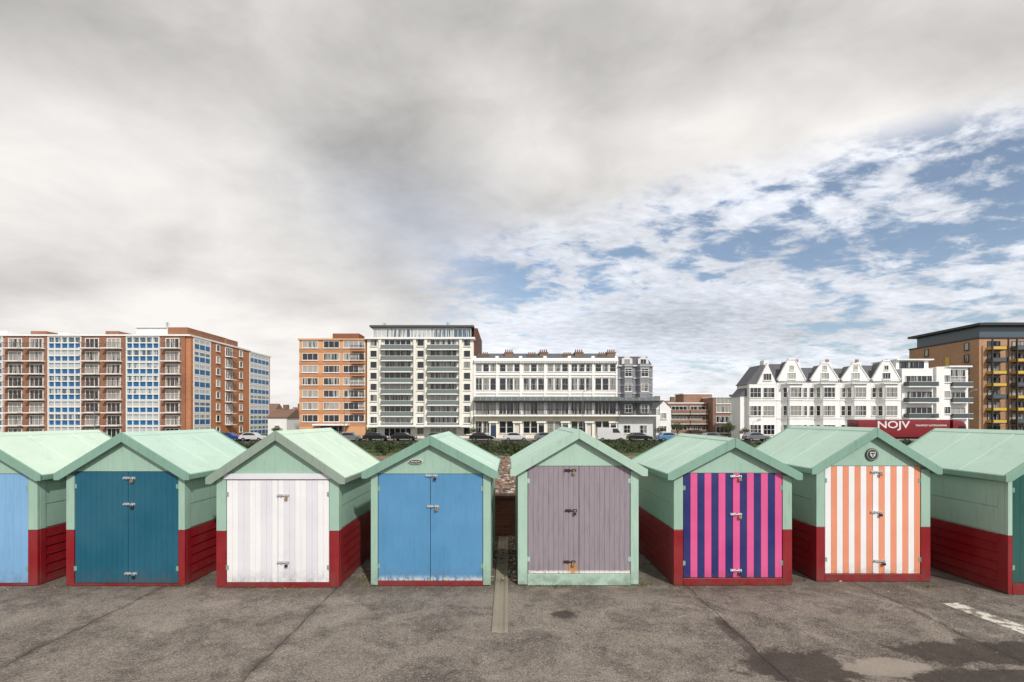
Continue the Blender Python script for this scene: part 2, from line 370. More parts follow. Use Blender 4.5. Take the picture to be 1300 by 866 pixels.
# ---------------------------------------------------------------- huts
def hut(cx,D,wpx,peak_v,eave_v,door_px,door_v,mats,board=.098,low=True,label="",rot=0,rm=None,trim=None,locks=(),wallm=None,sill=None,split=None,lockmat=None,depth=2.0,header=None):
    s=D/F; x0=X(cx-wpx/2,D); x1=X(cx+wpx/2,D); xc=X(cx,D)
    pk=Z(peak_v,D); ev=Z(eave_v,D); a=(wpx/2+8)*s; sl_=(pk-ev)/a
    rm=rm or roofm; trim=trim or mintd; wallm=wallm or mint
    h=thing("beach_hut",(xc,D,0),label,"beach hut","beach huts in a row on the promenade")
    hw=(x1-x0)/2; t=.045
    zr=lambda dx: pk-t-sl_*dx-.02
    zm=.78 if low else .02
    mb=M()
    mb.ey([(xc-hw+.02,.02),(xc+hw-.02,.02),(xc+hw-.02,zr(hw-.02)),(xc,zr(0)),(xc-hw+.02,zr(hw-.02))],D+.035,D+depth,0)
    dx0,dx1=X(door_px[0],D),X(door_px[1],D); dz1,dz0=Z(door_v[0],D),Z(door_v[1],D)
    mb.box(x0,dx0-.004,D-.012,D+.033,zm,zr(hw)-.01); mb.box(dx1+.004,x1,D-.012,D+.033,zm,zr(hw)-.01)
    gz_=dz1+.006
    inw=hw-.012
    mb.ey([(xc-inw,gz_+.0),(xc+inw,gz_),(xc+inw,max(gz_+.02,zr(inw)-.02)),(xc,zr(0)-.02),(xc-inw,max(gz_+.02,zr(inw)-.02))],D-.002,D+.032,0)
    for sx in(-1,1):
        xo=xc+sx*hw; xi=xo-sx*.022
        mb.box(xo,xi,D+.036,D+.12,zm,zr(hw)-.01); mb.box(xo,xi,D+depth-.09,D+depth+.01,zm,zr(hw)-.01)
        zt=zr(hw)-.02
        mb.box(xo-sx*.002,xi,D+.122,D+depth-.092,zt-.07,zt)
        n=2 if low else 4; zz0=zm+.01; hgt=(zt-.072-zz0)/n
        for i in range(n):
            za=zz0+i*hgt; zb=za+hgt-.003
            mb.ey([(xi,za),(xo-sx*.006,za),(xo-sx*.011,zb),(xi,zb)],D+.122,D+depth-.092,0)
    part(mb,"wall",h,[wallm],bev=.003)
    if low:
        for sx in(-1,1):
            mb=M()
            if sx<0: mb.box(x0-.001,dx0-.004,D-.013,D+.038,.012,zm-.004)
            else: mb.box(dx1+.004,x1+.001,D-.013,D+.038,.012,zm-.004)
            xo=xc+sx*(hw+.004); xi=xo-sx*.026
            mb.box(xo,xi,D+.034,D+.125,.013,zm-.005); mb.box(xo,xi,D+depth-.09,D+depth+.01,.012,zm-.004)
            n=6; hgt=(zm-.02)/n
            for i in range(n):
                za=.014+i*hgt; zb=za+hgt-.004
                mb.ey([(xi,za),(xo-sx*.002,za),(xo-sx*.014,zb),(xi,zb)],D+.122,D+depth-.088,0)
            part(mb,"lower_boarding",h,[red],bev=.003)
    mb=M(); mb.box(dx0-.002,dx1+.002,D-.016,D+.03,.01,dz0-.006)
    part(mb,"sill",h,[sill or red],bev=.004)
    if header:
        mb=M(); mb.box(dx0-.03,dx1+.03,D-.03,D-.004,dz1+.008,dz1+.085); part(mb,"lintel",h,[header],bev=.004)
    mb=M(); y0=D-.085; y1=D+depth+.06
    mb.ey([(xc,pk),(xc+a,ev),(xc+a,ev-t),(xc,pk-t),(xc-a,ev-t),(xc-a,ev)],y0+.02,y1-.02)
    for sx in(-1,1):
        for j in range(1,3):
            yy=y0+(y1-y0)*j/3+random.uniform(-.08,.08)
            mb.ey([(xc+sx*.04,pk-sl_*.04+.004),(xc+sx*(a-.004),ev+.006),(xc+sx*(a-.004),ev-.006),(xc+sx*.04,pk-sl_*.04-.01)],yy,yy+.035)
    rf=part(mb,"roof",h,[rm],pivot=(xc,D,ev),bev=.004)
    for sx in(-1,1):
        mb=M(); bd=.105
        mb.ey([(xc+sx*.001,pk+.018),(xc+sx*(a+.02),ev+.018-sl_*.02),(xc+sx*(a+.02),ev-.085),(xc+sx*(a-.05),ev-.085),(xc+sx*.001,pk-bd-.012)],y0-.006,y0+.018)
        part(mb,"barge_board",rf,[trim],pivot=(xc+sx*a,D-.08,ev),bev=.004)
        mb=M(); mb.ey([(xc+sx*.001,pk+.018),(xc+sx*(a+.02),ev+.018-sl_*.02),(xc+sx*(a+.02),ev-.06),(xc+sx*.001,pk-bd+.02)],y1-.018,y1+.006)
        part(mb,"barge_board",rf,[trim],pivot=(xc+sx*a,D+depth,ev),bev=.004)
        mb=M(); mb.box(xc+sx*(a-.018),xc+sx*(a+.006),y0+.02,y1-.02,ev-t-.035,ev-.012)
        part(mb,"fascia",rf,[trim],pivot=(xc+sx*a,D,ev-.05),bev=.003)
    mb=M(); mb.ey([(xc-.07,pk-sl_*.07+.010),(xc,pk+.014),(xc+.07,pk-sl_*.07+.010),(xc+.07,pk-sl_*.07-.01),(xc-.07,pk-sl_*.07-.01)],y0+.022,y1-.022)
    part(mb,"ridge_cap",rf,[rm],pivot=(xc,D,pk),bev=.003)
    xm=X(split,D) if split else (dx0+dx1)/2
    bi=0; leaves=[]
    for (l0,l1) in((dx0+.004,xm-.003),(xm+.003,dx1-.004)):
        mb=M(); n=max(1,round((l1-l0)/board)); bwid=(l1-l0)/n
        for i in range(n):
            mb.box(l0+i*bwid+.0008,l0+(i+1)*bwid-.0008,D-.004-random.uniform(0,.001),D+.022,dz0,dz1,bi%len(mats)); bi+=1
        mb.box(l0+.005,l1-.005,D+.01,D+.030,dz0+.002,dz1-.002,0)
        leaves.append(part(mb,"door",h,mats,pivot=(l0 if l0==dx0+.004 else l1,D,dz0),bev=.0022))
    for dr,hx,sg in((leaves[0],dx0,1),(leaves[1],dx1,-1)):
        for hz in(dz0+.2,dz1-.2):
            mb=M(); mb.box(hx-sg*.012,hx+sg*.03,D-.009,D-.004,hz-.03,hz+.03); mb.cyl((hx,D-.011,hz-.035),(hx,D-.011,hz+.035),.005,n=8)
            part(mb,"hinge",dr,[trim],pivot=(hx,D,hz))
    lm=lockmat or steel
    for (lu,lv) in locks:
        lx=X(lu,D); lz=Z(lv,D); yf=D-.006
        mb=M(); mb.box(lx-.092,lx-.012,yf-.006,yf,lz-.018,lz+.018); mb.box(lx+.012,lx+.07,yf-.006,yf,lz-.017,lz+.017)
        mb.cyl((lx-.095,yf-.016,lz),(lx+.062,yf-.016,lz),.0075,n=10)
        for e in(-.08,-.042,.025,.05): mb.box(lx+e-.005,lx+e+.005,yf-.026,yf-.005,lz-.013,lz+.013)
        mb.box(lx-.026,lx-.016,yf-.038,yf-.012,lz-.007,lz+.007)
        bo=part(mb,"bolt",leaves[1],[lm],pivot=(lx,D,lz),bev=.0015)
        mb=M(); px_=lx+.037; zb=lz-.024
        mb.box(px_-.019,px_+.019,yf-.038,yf-.019,zb-.032,zb)
        pts=[(px_-.012,zb),(px_-.012,zb+.017),(px_-.006,zb+.026),(px_+.006,zb+.026),(px_+.012,zb+.017),(px_+.012,zb)]
        for p,q_ in zip(pts,pts[1:]): mb.cyl((p[0],yf-.028,p[1]),(q_[0],yf-.028,q_[1]),.0035,n=8,k=1)
        part(mb,"padlock",bo,[brass if lv%2 else blackiron,steel],pivot=(px_,D,zb),bev=.002)
    h.rotation_euler[2]=math.radians(rot)
    return h
D0=6.96
hut(-27,D0,150,551,602,(-95,36),(602,740),[sky_blue],label="mint beach hut with pale blue boarded doors and red lower boards",rot=.3,rm=roofm2)
hut(160,D0,151,550,601,(95,227),(599,740),[teal],label="mint beach hut with dark teal double doors and red lower boards",rot=-.4,locks=((166,607),(166,640),(168,728)),split=163,board=.075)
hut(353,6.9,155,548,606,(288,418),(609,739),[whitep,whitep,pale_grey,pale_grey],board=.075,label="mint beach hut with white faintly striped doors and grey trim",rot=.2,rm=roofm2,trim=grey_trim,locks=((361,629),(361,714)),wallm=mint,header=pale_grey)
h4=hut(547,6.96,152,554,599,(480,613),(602,737),[midblue],board=.9,low=False,label="mint beach hut with mid blue double doors and oval plaque",rot=-.2,locks=((549,604),(551,643)),trim=mintd)
h5=hut(734,6.98,153,546,596,(670,800),(592,728),[mauve],board=.068,low=False,label="mint beach hut with peeling mauve doors and rusty bolts",rot=.1,locks=((725,597),(726,648),(724,713)),trim=mint2,wallm=mint2,sill=mint2,lockmat=rust)
hut(930,6.98,150,557,601,(867,993),(601,733),[navy,magenta],board=.092,label="mint beach hut with navy and magenta striped doors",rot=.3,locks=((935,605),(935,653),(935,724)))
h7=hut(1108,7.15,144,544,594,(1047,1168),(592,728),[whitep,orange],board=.088,label="mint beach hut with white and orange striped doors and round plaque",rot=-.2,locks=((1113,599),(1113,650),(1117,712)),wallm=mint)
hut(1355,6.62,152,549,603,(1285,1420),(603,740),[dkgreen],label="mint beach hut with dark green doors and red lower boards",rot=-.3,wallm=mint2)
mb=M(); px_=X(528,6.96); pz_=Z(586,6.96); n=20
mb.ey([(px_+.10*math.cos(2*math.pi*i/n),pz_+.034*math.sin(2*math.pi*i/n)) for i in range(n)],6.934,6.956,0)
mb.ey([(px_+.088*math.cos(2*math.pi*i/n),pz_+.026*math.sin(2*math.pi*i/n)) for i in range(n)],6.930,6.935,1)
for i in range(7): mb.box(px_-.06+i*.018,px_-.06+i*.018+.010,6.927,6.931,pz_-.008,pz_+.010,0)
part(mb,"plaque",h4,[plaql,plaq],pivot=(px_,6.95,pz_))
mb=M(); px_=X(1106,7.15); pz_=Z(577,7.15); n=28
for r,ya,k in((.088,7.128,0),(.076,7.124,1),(.070,7.120,0)):
    mb.ey([(px_+r*math.cos(2*math.pi*i/n),pz_+r*math.sin(2*math.pi*i/n)) for i in range(n)],ya,7.147,k)
mb.ey([(px_-.04,pz_+.038),(px_+.04,pz_+.038),(px_+.036,pz_-.01),(px_,pz_-.048),(px_-.036,pz_-.01)],7.116,7.121,1)
mb.box(px_-.026,px_+.026,7.113,7.117,pz_+.008,pz_+.026,0); mb.box(px_-.007,px_+.007,7.1135,7.117,pz_-.03,pz_+.007,0)
part(mb,"plaque",h7,[plaq,plaql],pivot=(px_,7.14,pz_))
leafm,N=newmat("weed_green"); P=N.n('ShaderNodeNewGeometry').outputs['Position']
finish(N,N.mix(N.noise(P,20,3,.6),c(52,74,30),c(110,116,58)),.8)
mb=M()
for cx_,cy_,n_ in [(.72,6.93,50),(.45,6.93,20),(-.28,7.1,60),(-1.9,6.92,30),(-4.5,6.95,40),(1.85,7.0,50),(3.95,7.2,40),(-2.05,7.2,50),(-6.1,6.95,40),(2.3,6.9,18),(-3.0,6.87,16),(5.7,6.9,40)]:
    for i in range(n_):
        x_=cx_+random.gauss(0,.10); y_=cy_+random.gauss(0,.03); hgt=random.uniform(.015,.06); an=random.random()*6
        dx_,dy_=math.cos(an)*.006,math.sin(an)*.006; lx_,ly_=random.gauss(0,.02),random.gauss(0,.02)
        mb.add([(x_-dx_,y_-dy_,.0),(x_+dx_,y_+dy_,.0),(x_+lx_,y_+ly_,hgt)],[(0,1,2)])
o=part(mb,"weeds",None,[leafm]); o["kind"]="stuff"; o["label"]="small weeds growing along the foot of the huts"; o["category"]="weeds"
# ---------------------------------------------------------------- window & balcony kits
frame_w=flat("white_frame",c(228,228,224),.5); frame_d=flat("dark_frame",c(50,50,52),.5)
glass=glassm("window_glass",p=.74); glassb=glassm("window_glass_sky",(.06,.10,.14,1),(.55,.56,.55,1),.60); glassk=glassm("window_glass_dark",(.010,.013,.018,1),(.30,.29,.27,1),.80)
bluep=plaster("blue_panel",c(24,98,150),.2,.4)
def wmesh(w,h,cols=2,rows_=1,fr=None,gl=None,fw=.09,dep=.14,sill=True,spandrel=0,smat=None,sur=None):
    fr=fr or frame_w; gl=gl or glass; mb=M(); zb=spandrel
    mb.add([(-w/2,-.04,zb),(w/2,-.04,zb),(w/2,-.04,h),(-w/2,-.04,h)],[(0,1,2,3)],1)
    mb.box(-w/2,-w/2+fw,-dep,.02,0,h); mb.box(w/2-fw,w/2,-dep,.02,0,h)
    mb.box(-w/2+fw,w/2-fw,-dep+.01,.02,h-fw,h); mb.box(-w/2+fw,w/2-fw,-dep+.01,.02,zb,zb+fw)
    for i in range(1,cols): xx=-w/2+w*i/cols; mb.box(xx-fw*.35,xx+fw*.35,-dep+.03,-.03,zb+fw,h-fw)
    for i in range(1,rows_): zq=zb+(h-zb)*i/rows_; mb.box(-w/2+fw,w/2-fw,-dep+.04,-.03,zq-fw*.35,zq+fw*.35)
    if spandrel:
        mb.add([(-w/2,-.05,0),(w/2,-.05,0),(w/2,-.05,zb),(-w/2,-.05,zb)],[(0,1,2,3)],2)
        for i in range(1,cols): xx=-w/2+w*i/cols; mb.box(xx-fw*.35,xx+fw*.35,-dep+.03,-.045,0,zb)
        mb.box(-w/2+fw,w/2-fw,-dep+.01,.02,-.0,fw*.8)
    if sill: mb.box(-w/2-.08,w/2+.08,-dep-.08,.02,-.1,-.002)
    if sur: mb.box(-w/2-.10,w/2+.10,-dep-.04,.02,h+.004,h+.12,3); mb.box(-w/2-.15,w/2+.15,-dep-.14,.02,h+.12,h+.19,3)
    return mb.mesh("window",[fr,gl,smat or bluep,sur or fr])
def bmesh_(w,d_,h,slab,rail,kind='bars',n=14):
    mb=M(); mb.box(-w/2,w/2,-d_,.02,-.16,0,0)
    if kind=='bars':
        mb.box(-w/2,w/2,-d_,-d_+.06,h-.06,h,1)
        for i in range(n+1): xx=-w/2+.03+(w-.06)*i/n; mb.box(xx-.02,xx+.02,-d_+.01,-d_+.05,0,h-.06,1)
        for sx in(-1,1): mb.box(sx*w/2,sx*(w/2-.06),-d_+.06,0,h-.06,h,1)
    else:
        mb.box(-w/2,w/2,-d_,-d_+.06,.06,h,1)
        for sx in(-1,1): mb.box(sx*w/2,sx*(w/2-.06),-d_+.06,0,.06,h,1)
        mb.box(-w/2-.01,w/2+.01,-d_-.02,-d_+.08,h,h+.05,0)
    return mb.mesh("balcony",[slab,rail])
def antenna(par,x,y,z,h=2.5):
    mb=M(); mb.cyl((x,y,z),(x,y,z+h),.04,n=6)
    for i in range(5): mb.box(x-.45+i*.02,x+.45,y-.02,y+.02,z+h-.15-i*.16,z+h-.12-i*.16)
    part(mb,"antenna",par,[frame_d],pivot=(x,y,z))
# ---- B1
D=96.0
brk=brickm("brown_brick",c(134,86,62),c(152,100,74),c(146,122,104),3.0,.35)
brk_o=brickm("orange_brick",c(172,108,70),c(188,122,80),c(168,134,108),3.0,.3)
whitew=plaster("white_render",c(232,232,231),.10); creamw=plaster("cream_render",c(230,227,216),.14)
railb=flat("brown_rail",c(126,100,86),.6)
b=thing("apartment_block",(-75,D,SEA),"long brown brick flats with blue panels and stacked balconies","apartment building")
top=Z(427,D); fl=(top-SEA)/8; xs_=X(242,D)
mb=M(); mb.box(X(-95,D),xs_,D,D+22,SEA,top); mb.box(X(150,D),xs_-.02,D+22.002,D+32,SEA,top-.2)
part(mb,"wall",b,[brk_o])
for (a0,a1) in((8,62),(105,160),(205,236)):
    mb=M(); mb.box(X(a0,D),X(a1,D),D-.25,D-.01,SEA,top-.05); part(mb,"facing_brick",b,[brk])
mb=M(); mb.box(X(172,D),X(211,D),D+.3,D+10,top,Z(416,D),1); mb.box(X(211,D)+.004,X(236,D),D+.5,D+14,top,Z(415,D),2)
mb.box(X(172,D)-.3,X(211,D),D+.0,D+10.3,Z(416,D)+.003,Z(416,D)+.25,1)
mb.box(X(-95,D)-.2,xs_+.2,D-.5,D+22.2,top,top+.3,1); mb.box(X(150,D),xs_+.2,D+22.21,D+32.2,top-.2,top+.1,1)
mb.box(X(-40,D),X(8,D),D+.2,D+9,top+.3,top+1.1,1); mb.box(X(62,D),X(76,D),D+2,D+7,top+.3,top+1.0,1); mb.box(xs_-6,xs_-.4,D+13,D+17.5,top+.3,top+1.6,2)
part(mb,"roof",b,[brk_o,whitew,brk])
for (a0,a1) in((20,40),(118,135)):
    mb=M(); mb.box(X(a0,D),X(a1,D),D+3,D+8,top+.3,top+1.5); part(mb,"roof_housing",b,[brk],pivot=(X(a0,D),D+3,top))
wb=wmesh(6.4,fl-.04,5,1,spandrel=1.05,sill=False,dep=.3,fw=.2,gl=glassb)
for cxp in(-16,83.5,182.5):
    for i in range(8): place("window",wb,b,(X(cxp,D),D-.02,SEA+i*fl))
wd=wmesh(2.6,1.9,3,1,sill=False,fw=.12); wd1=wmesh(1.3,1.4,1,1)
balm=bmesh_(3.2,1.3,.95,whitew,railb,'bars',12)
for (a0,a1,nb) in((8,62,2),(105,160,2),(205,236,1)):
    for j in range(nb):
        cxx=X(a0,D)+(X(a1,D)-X(a0,D))*(j+.5)/nb
        for i in range(8):
            place("window",wd,b,(cxx,D-.26,SEA+i*fl+.12))
            if i: place("balcony",balm,b,(cxx,D-.27,SEA+i*fl+.1))
ws=wmesh(5.6,fl-.04,3,1,spandrel=1.2,sill=False,dep=.09,fw=.3,gl=glassb); ws2=wmesh(9.6,fl-.04,5,1,spandrel=1.2,sill=False,dep=.09,fw=.3,gl=glassb)
for yy,wm_ in((99.6,ws),(122.6,ws2)):
    for i in range(8): place("window",wm_,b,(xs_+.02,yy,SEA+i*fl-(.2 if yy>110 else 0)),math.pi/2)
bals=bmesh_(2.6,1.1,.95,whitew,railb,'bars',8)
for yy in(105,114):
    for i in range(8): place("window",wd1,b,(xs_+.01,yy,SEA+i*fl+.7),math.pi/2)
for i in range(1,8): place("balcony",bals,b,(xs_+.01,109,SEA+i*fl+.1),math.pi/2); place("window",wd,b,(xs_+.01,109,SEA+i*fl+.12),math.pi/2)
antenna(b,X(190,D),D+5,Z(416,D),2)
# ---- B2
b=thing("apartment_block",(X(421,D),D,SEA),"orange brick seven storey flats with wide windows","apartment building")
top=Z(432,D); fl=(top-SEA)/8; orr=plaster("tan_render",c(208,158,118),.2); orb=brickm("orange_tile_band",c(178,122,86),c(192,134,96),c(168,128,100),3)
x0,x1=X(380,D),X(464,D)
mb=M(); mb.box(x0,x1,D,D+16,SEA,top); part(mb,"wall",b,[orr])
for i in range(8):
    mb=M(); mb.box(x0-.03,x1+.03,D-.05,D-.002,SEA+i*fl+.05,SEA+i*fl+.75); part(mb,"spandrel_band",b,[orb])
mb=M(); mb.box(x0-.2,x1+.2,D-.3,D+16.2,top,top+.3,1); mb.box(X(413,D),X(448,D),D+4,D+12,top+.3,Z(419,D)); part(mb,"roof",b,[plaster("brown_clad",c(128,84,62)),orr])
w2=wmesh(3.0,1.35,3,1,fw=.07); w2b=wmesh(1.2,1.35,1,1)
for i in range(1,8):
    for u in(394,421,446): place("window",w2,b,(X(u,D),D,SEA+i*fl+.85))
    place("window",w2b,b,(X(459,D),D,SEA+i*fl+.85))
b2b=bmesh_(2.4,.9,.95,orb,frame_d,'bars',10)
for i in range(2,8): place("balcony",b2b,b,(X(459,D)-.6,D,SEA+i*fl+.3))
mb=M(); mb.box(x0+3,x1-3,D-1.5,D-.06,SEA+2.5,SEA+2.8); part(mb,"canopy",b,[whitew])
gd=wmesh(4,2.2,4,1,fr=frame_d,sill=False); place("door",gd,b,(X(421,D),D-.06,SEA+.15))
# ---- B3
b=thing("apartment_block",(X(535,D),D,SEA),"tall white nine storey flats with two stacks of grey balconies","apartment building")
top=Z(431,D); n=9; fl=(top-SEA)/n; x0,x1=X(466,D),X(601,D)
mb=M(); mb.box(x0,x1,D,D+18,SEA,top); mb.box(x1+.001,x1+.7,D+1.5,D+18,SEA,top+2.4,1)
for u in(483,527,541,585): mb.box(X(u,D)-.25,X(u,D)+.25,D-.5,D-.002,SEA+2.6,top)
part(mb,"wall",b,[creamw,plaster("brown_clad",c(96,62,48))])
mb=M(); mb.box(x0-.3,x1+.3,D-.7,D+18.3,top,top+.35,0); mb.box(x0+.8,x1-.6,D+1.6,D+16,top+.35,Z(414,D),1); mb.box(x0+.2,x1,D+.9,D+16.5,Z(414,D),Z(412,D)+.05,2)
mb.box(X(520,D),X(575,D),D+5,D+12,Z(412,D)+.05,Z(409,D),2)
part(mb,"roof",b,[whitew,plaster("grey_clad",c(170,172,170)),flat("dark_roof_edge",c(70,72,74),.6)])
wp=wmesh(3.4,1.7,4,1,fr=frame_w,gl=glassb,sill=False)
for u in(482,508,534,560,586): place("window",wp,b,(X(u,D),D+1.6,top+.6))
railg=flat("grey_glass_rail",c(112,122,120),.25); b3=bmesh_(5.9,1.4,.8,whitew,railg,'panel'); w3=wmesh(5.2,2.0,5,1,sill=False,fr=frame_w,fw=.14,gl=glass); w3s=wmesh(1.3,1.3,1,1,gl=glassk,fw=.06); raild=flat("dark_glass_rail",c(80,88,90),.25)
for i in range(n):
    for u in(505,563):
        place("window",w3,b,(X(u,D),D,SEA+i*fl+.12))
        if i: place("balcony",b3,b,(X(u,D),D,SEA+i*fl+.08))
    for u in(474.5,534,593): place("window",w3s,b,(X(u,D),D,SEA+i*fl+.8))
mb=M(); mb.box(x0+.5,x1-.5,D-2.2,D-.52,SEA+2.3,SEA+2.6); part(mb,"canopy",b,[whitew])
antenna(b,X(562,D),D+8,Z(409,D),1.5); antenna(b,X(480,D),D+5,Z(412,D),1.2)
# ---- B4
slate=plaster("slate",c(96,98,104),.35,.7); lead=plaster("lead_canopy",c(100,108,108),.4,.6); stucco=plaster("stucco",c(234,233,229),.10); stuc2=plaster("stucco_cream",c(230,222,202),.12)
b=thing("terraced_house",(X(692,D),D,SEA),"white stucco seafront terrace with iron verandah and chimneys","house terrace")
x0,x1=X(602,D),X(784,D); top=Z(457,D)
mb=M(); mb.box(x0,x1,D,D+14,SEA,top); mb.box(x0,x1,D-.12,D-.002,SEA,Z(528,D),1); part(mb,"wall",b,[stucco,stuc2])
mb=M(); mb.box(x0,x1,D-.7,D-.002,top-.35,top); mb.box(x0,x1,D-.45,D-.003,top-.6,top-.352); mb.box(x0,x1,D+.1,D+.5,top,top+.35)
mb.box(x0,x1,D-.25,D-.004,Z(476.5,D),Z(475,D)); mb.box(x0,x1,D-.2,D-.004,Z(499,D)-.12,Z(499,D)+.12)
for i in range(60): xx=x0+.15+i*(x1-x0-.3)/59; mb.box(xx-.13,xx+.13,D-.62,D-.452,top-.6,top-.352)
for u in(602.5,631,661,692,723,753,783): mb.box(X(u,D)-.22,X(u,D)+.22,D-.18,D-.001,Z(528,D),top-.6); mb.box(X(u,D)-.3,X(u,D)+.3,D+.05,D+.55,top,top+.75)
part(mb,"cornice",b,[stucco])
mb=M(); mb.ex([(D+.8,top),(D+3,top+1.6),(D+9,top+1.6),(D+11,top)],x0,x1); part(mb,"roof",b,[slate])
chm=brickm("chimney_brick",c(112,90,76),c(130,104,88),c(120,104,92),2)
for u in(614,646,676,691,722,737,768,779):
    hgt=Z(446.5 if u in(646,691,737,779) else 450,D)
    xx=X(u,D); mb=M(); mb.box(xx-.8,xx+.8,D+2,D+3.2,top,hgt); mb.box(xx-.9,xx+.9,D+1.9,D+3.3,hgt,hgt+.2)
    for j in range(4): mb.cyl((xx-.6+j*.4,D+2.6,hgt+.2),(xx-.6+j*.4,D+2.6,hgt+.75),.13,.1,8,1)
    part(mb,"chimney",b,[chm,flat("chimney_pot",c(130,88,66),.8)],pivot=(xx,D+2,top))
w4a=wmesh(1.15,1.5,1,2,dep=.08,fw=.05,sur=stucco,gl=glassk); w4b=wmesh(1.2,2.3,1,2,dep=.08,fw=.05,sur=stucco,gl=glassk); w4c=wmesh(1.35,2.5,2,1,dep=.1,fw=.06,sill=False,gl=glassk); w4d=wmesh(1.25,2.3,1,2,dep=.12,fw=.05,sill=True,gl=glassk)
cream_door=[flat("door_blue",c(40,60,90),.4),flat("door_white",c(210,205,195),.4),flat("door_black",c(30,30,32),.3)]
for hh_ in range(6):
    for j in range(3):
        cxx=X(602+30.3*hh_+6.0+9.2*j,D)
        place("window",w4a,b,(cxx,D,Z(472,D))); place("window",w4b,b,(cxx,D,Z(495.5,D)))
        place("window",w4c,b,(cxx,D,Z(526,D)))
        if j<2: place("window",w4d,b,(cxx,D-.12,Z(550,D)))
        else:
            mb=M(); mb.box(cxx-.5,cxx+.5,D-.2,D-.1,SEA+.3,SEA+2.5,0); mb.box(cxx-.75,cxx-.52,D-.6,D-.1,SEA,SEA+3,1); mb.box(cxx+.52,cxx+.75,D-.6,D-.1,SEA,SEA+3,1); mb.box(cxx-.9,cxx+.9,D-.8,D-.1,SEA+3,SEA+3.3,1)
            part(mb,"door",b,[cream_door[hh_%3],stucco],pivot=(cxx,D,SEA))
def verandah(b,x0,x1,D):
    zc=Z(506.5,D); zf=Z(527,D)
    mb=M(); mb.box(x0,x1,D-1.9,D-.13,zf-.25,zf,1)
    mb.ex([(D-2.0,zc-.35),(D-1.2,zc+.15),(D-.01,zc+.45),(D-.01,zc+.37),(D-1.2,zc+.07),(D-2.0,zc-.43)],x0,x1,0)
    nx=int((x1-x0)/1.15)
    for i in range(nx+1):
        xx=x0+.05+(x1-x0-.1)*i/nx
        if i%2==0: mb.box(xx-.05,xx+.05,D-1.88,D-1.8,zf,zc-.38,2)
        mb.ex([(D-2.02,zc-.33),(D-1.2,zc+.2),(D-.02,zc+.5),(D-.02,zc+.4),(D-1.2,zc+.1),(D-2.02,zc-.4)],xx-.03,xx+.03,3)
    mb.box(x0,x1,D-1.87,D-1.81,zf+.95,zf+1.02,2); mb.box(x0,x1,D-1.87,D-1.81,zf+.1,zf+.16,2); mb.box(x0,x1,D-1.86,D-1.82,zc-.75,zc-.42,2)
    for i in range(int((x1-x0)/.22)): xx=x0+.1+i*.22; mb.box(xx-.025,xx+.025,D-1.86,D-1.82,zf+.16,zf+.95,2)
    part(mb,"verandah",b,[lead,stucco,blackiron,flat("verandah_rib",c(170,174,170),.5)],pivot=(x0,D,zf))
verandah(b,x0,x1,D)
b=thing("corner_house",(X(806,D),D,SEA),"grey Victorian corner house with bay windows and pale mouldings","house")
dg=plaster("mid_grey_render",c(136,138,144),.25); x0,x1=X(784.2,D)+.002,X(828,D); top=Z(464,D)
greytrim=plaster("pale_grey_moulding",c(206,207,208),.12)
mb=M(); mb.box(x0,x1,D-.3,D+12,SEA,top)
for (ba,bb_) in((788,803),(807,825)):
    bp=[(X(ba,D),D-.31),(X(ba+3,D),D-1.4),(X(bb_-3,D),D-1.4),(X(bb_,D),D-.31)]
    mb.ez(bp,Z(526,D),top+.2)
    for v in(500,490,481,472,465.5): mb.ez([(X(ba-.5,D),D-.51),(X(ba+2.7,D),D-1.52),(X(bb_-2.7,D),D-1.52),(X(bb_+.5,D),D-.51)],Z(v,D)+.01,Z(v,D)+.13,1)
mb.box(x0,x1,D-.42,D-.302,SEA,Z(528,D),1)
for v in(500,481,465.5): mb.box(x0,x1+.05,D-.5,D-.301,Z(v,D),Z(v,D)+.16,1)
part(mb,"wall",b,[dg,greytrim])
mb=M(); mb.ey([(x0,top),(x1,top),(x1-1.0,Z(453,D)),(x0+.1,Z(453,D))],D,D+11,0); mb.box(x0+.05,x1-.9,D-.1,D+11.1,Z(453,D),Z(453,D)+.22,1)
mb.box(x0-.0,x1+.2,D-.7,D-.302,top-.25,top,1)
for u in(795.5,816): mb.ey([(X(u,D)-1.0,top),(X(u,D)+1.0,top),(X(u,D)+1.0,top+1.2),(X(u,D),top+1.8),(X(u,D)-1.0,top+1.2)],D-.4,D-.002,1)
part(mb,"roof",b,[slate,greytrim])
w5=wmesh(1.35,1.55,2,2,dep=.1,fw=.06,gl=glassk); w5b=wmesh(1.0,1.6,2,2,dep=.1,fw=.05,gl=glassk); w5c=wmesh(1.1,1.1,2,1,dep=.08,fw=.05,gl=glassk)
for u in(795.5,816):
    for v in(479,497.5,524): place("window",w5,b,(X(u,D),D-1.4,Z(v,D)))
    place("window",w5c,b,(X(u,D),D-.4,Z(463.5,D))); place("window",w5,b,(X(u,D),D-.42,Z(550,D)))
for yy in(98.5,101.5,105):
    for v in(474,494,520,548): place("window",w5b,b,(x1,yy,Z(v,D)),math.pi/2)
verandah(b,x0,X(833,D),D-.3)
mb=M(); xx=X(797,D); mb.box(xx-1,xx+1,D+3,D+4.2,Z(453,D),Z(450,D)); part(mb,"chimney",b,[chm])
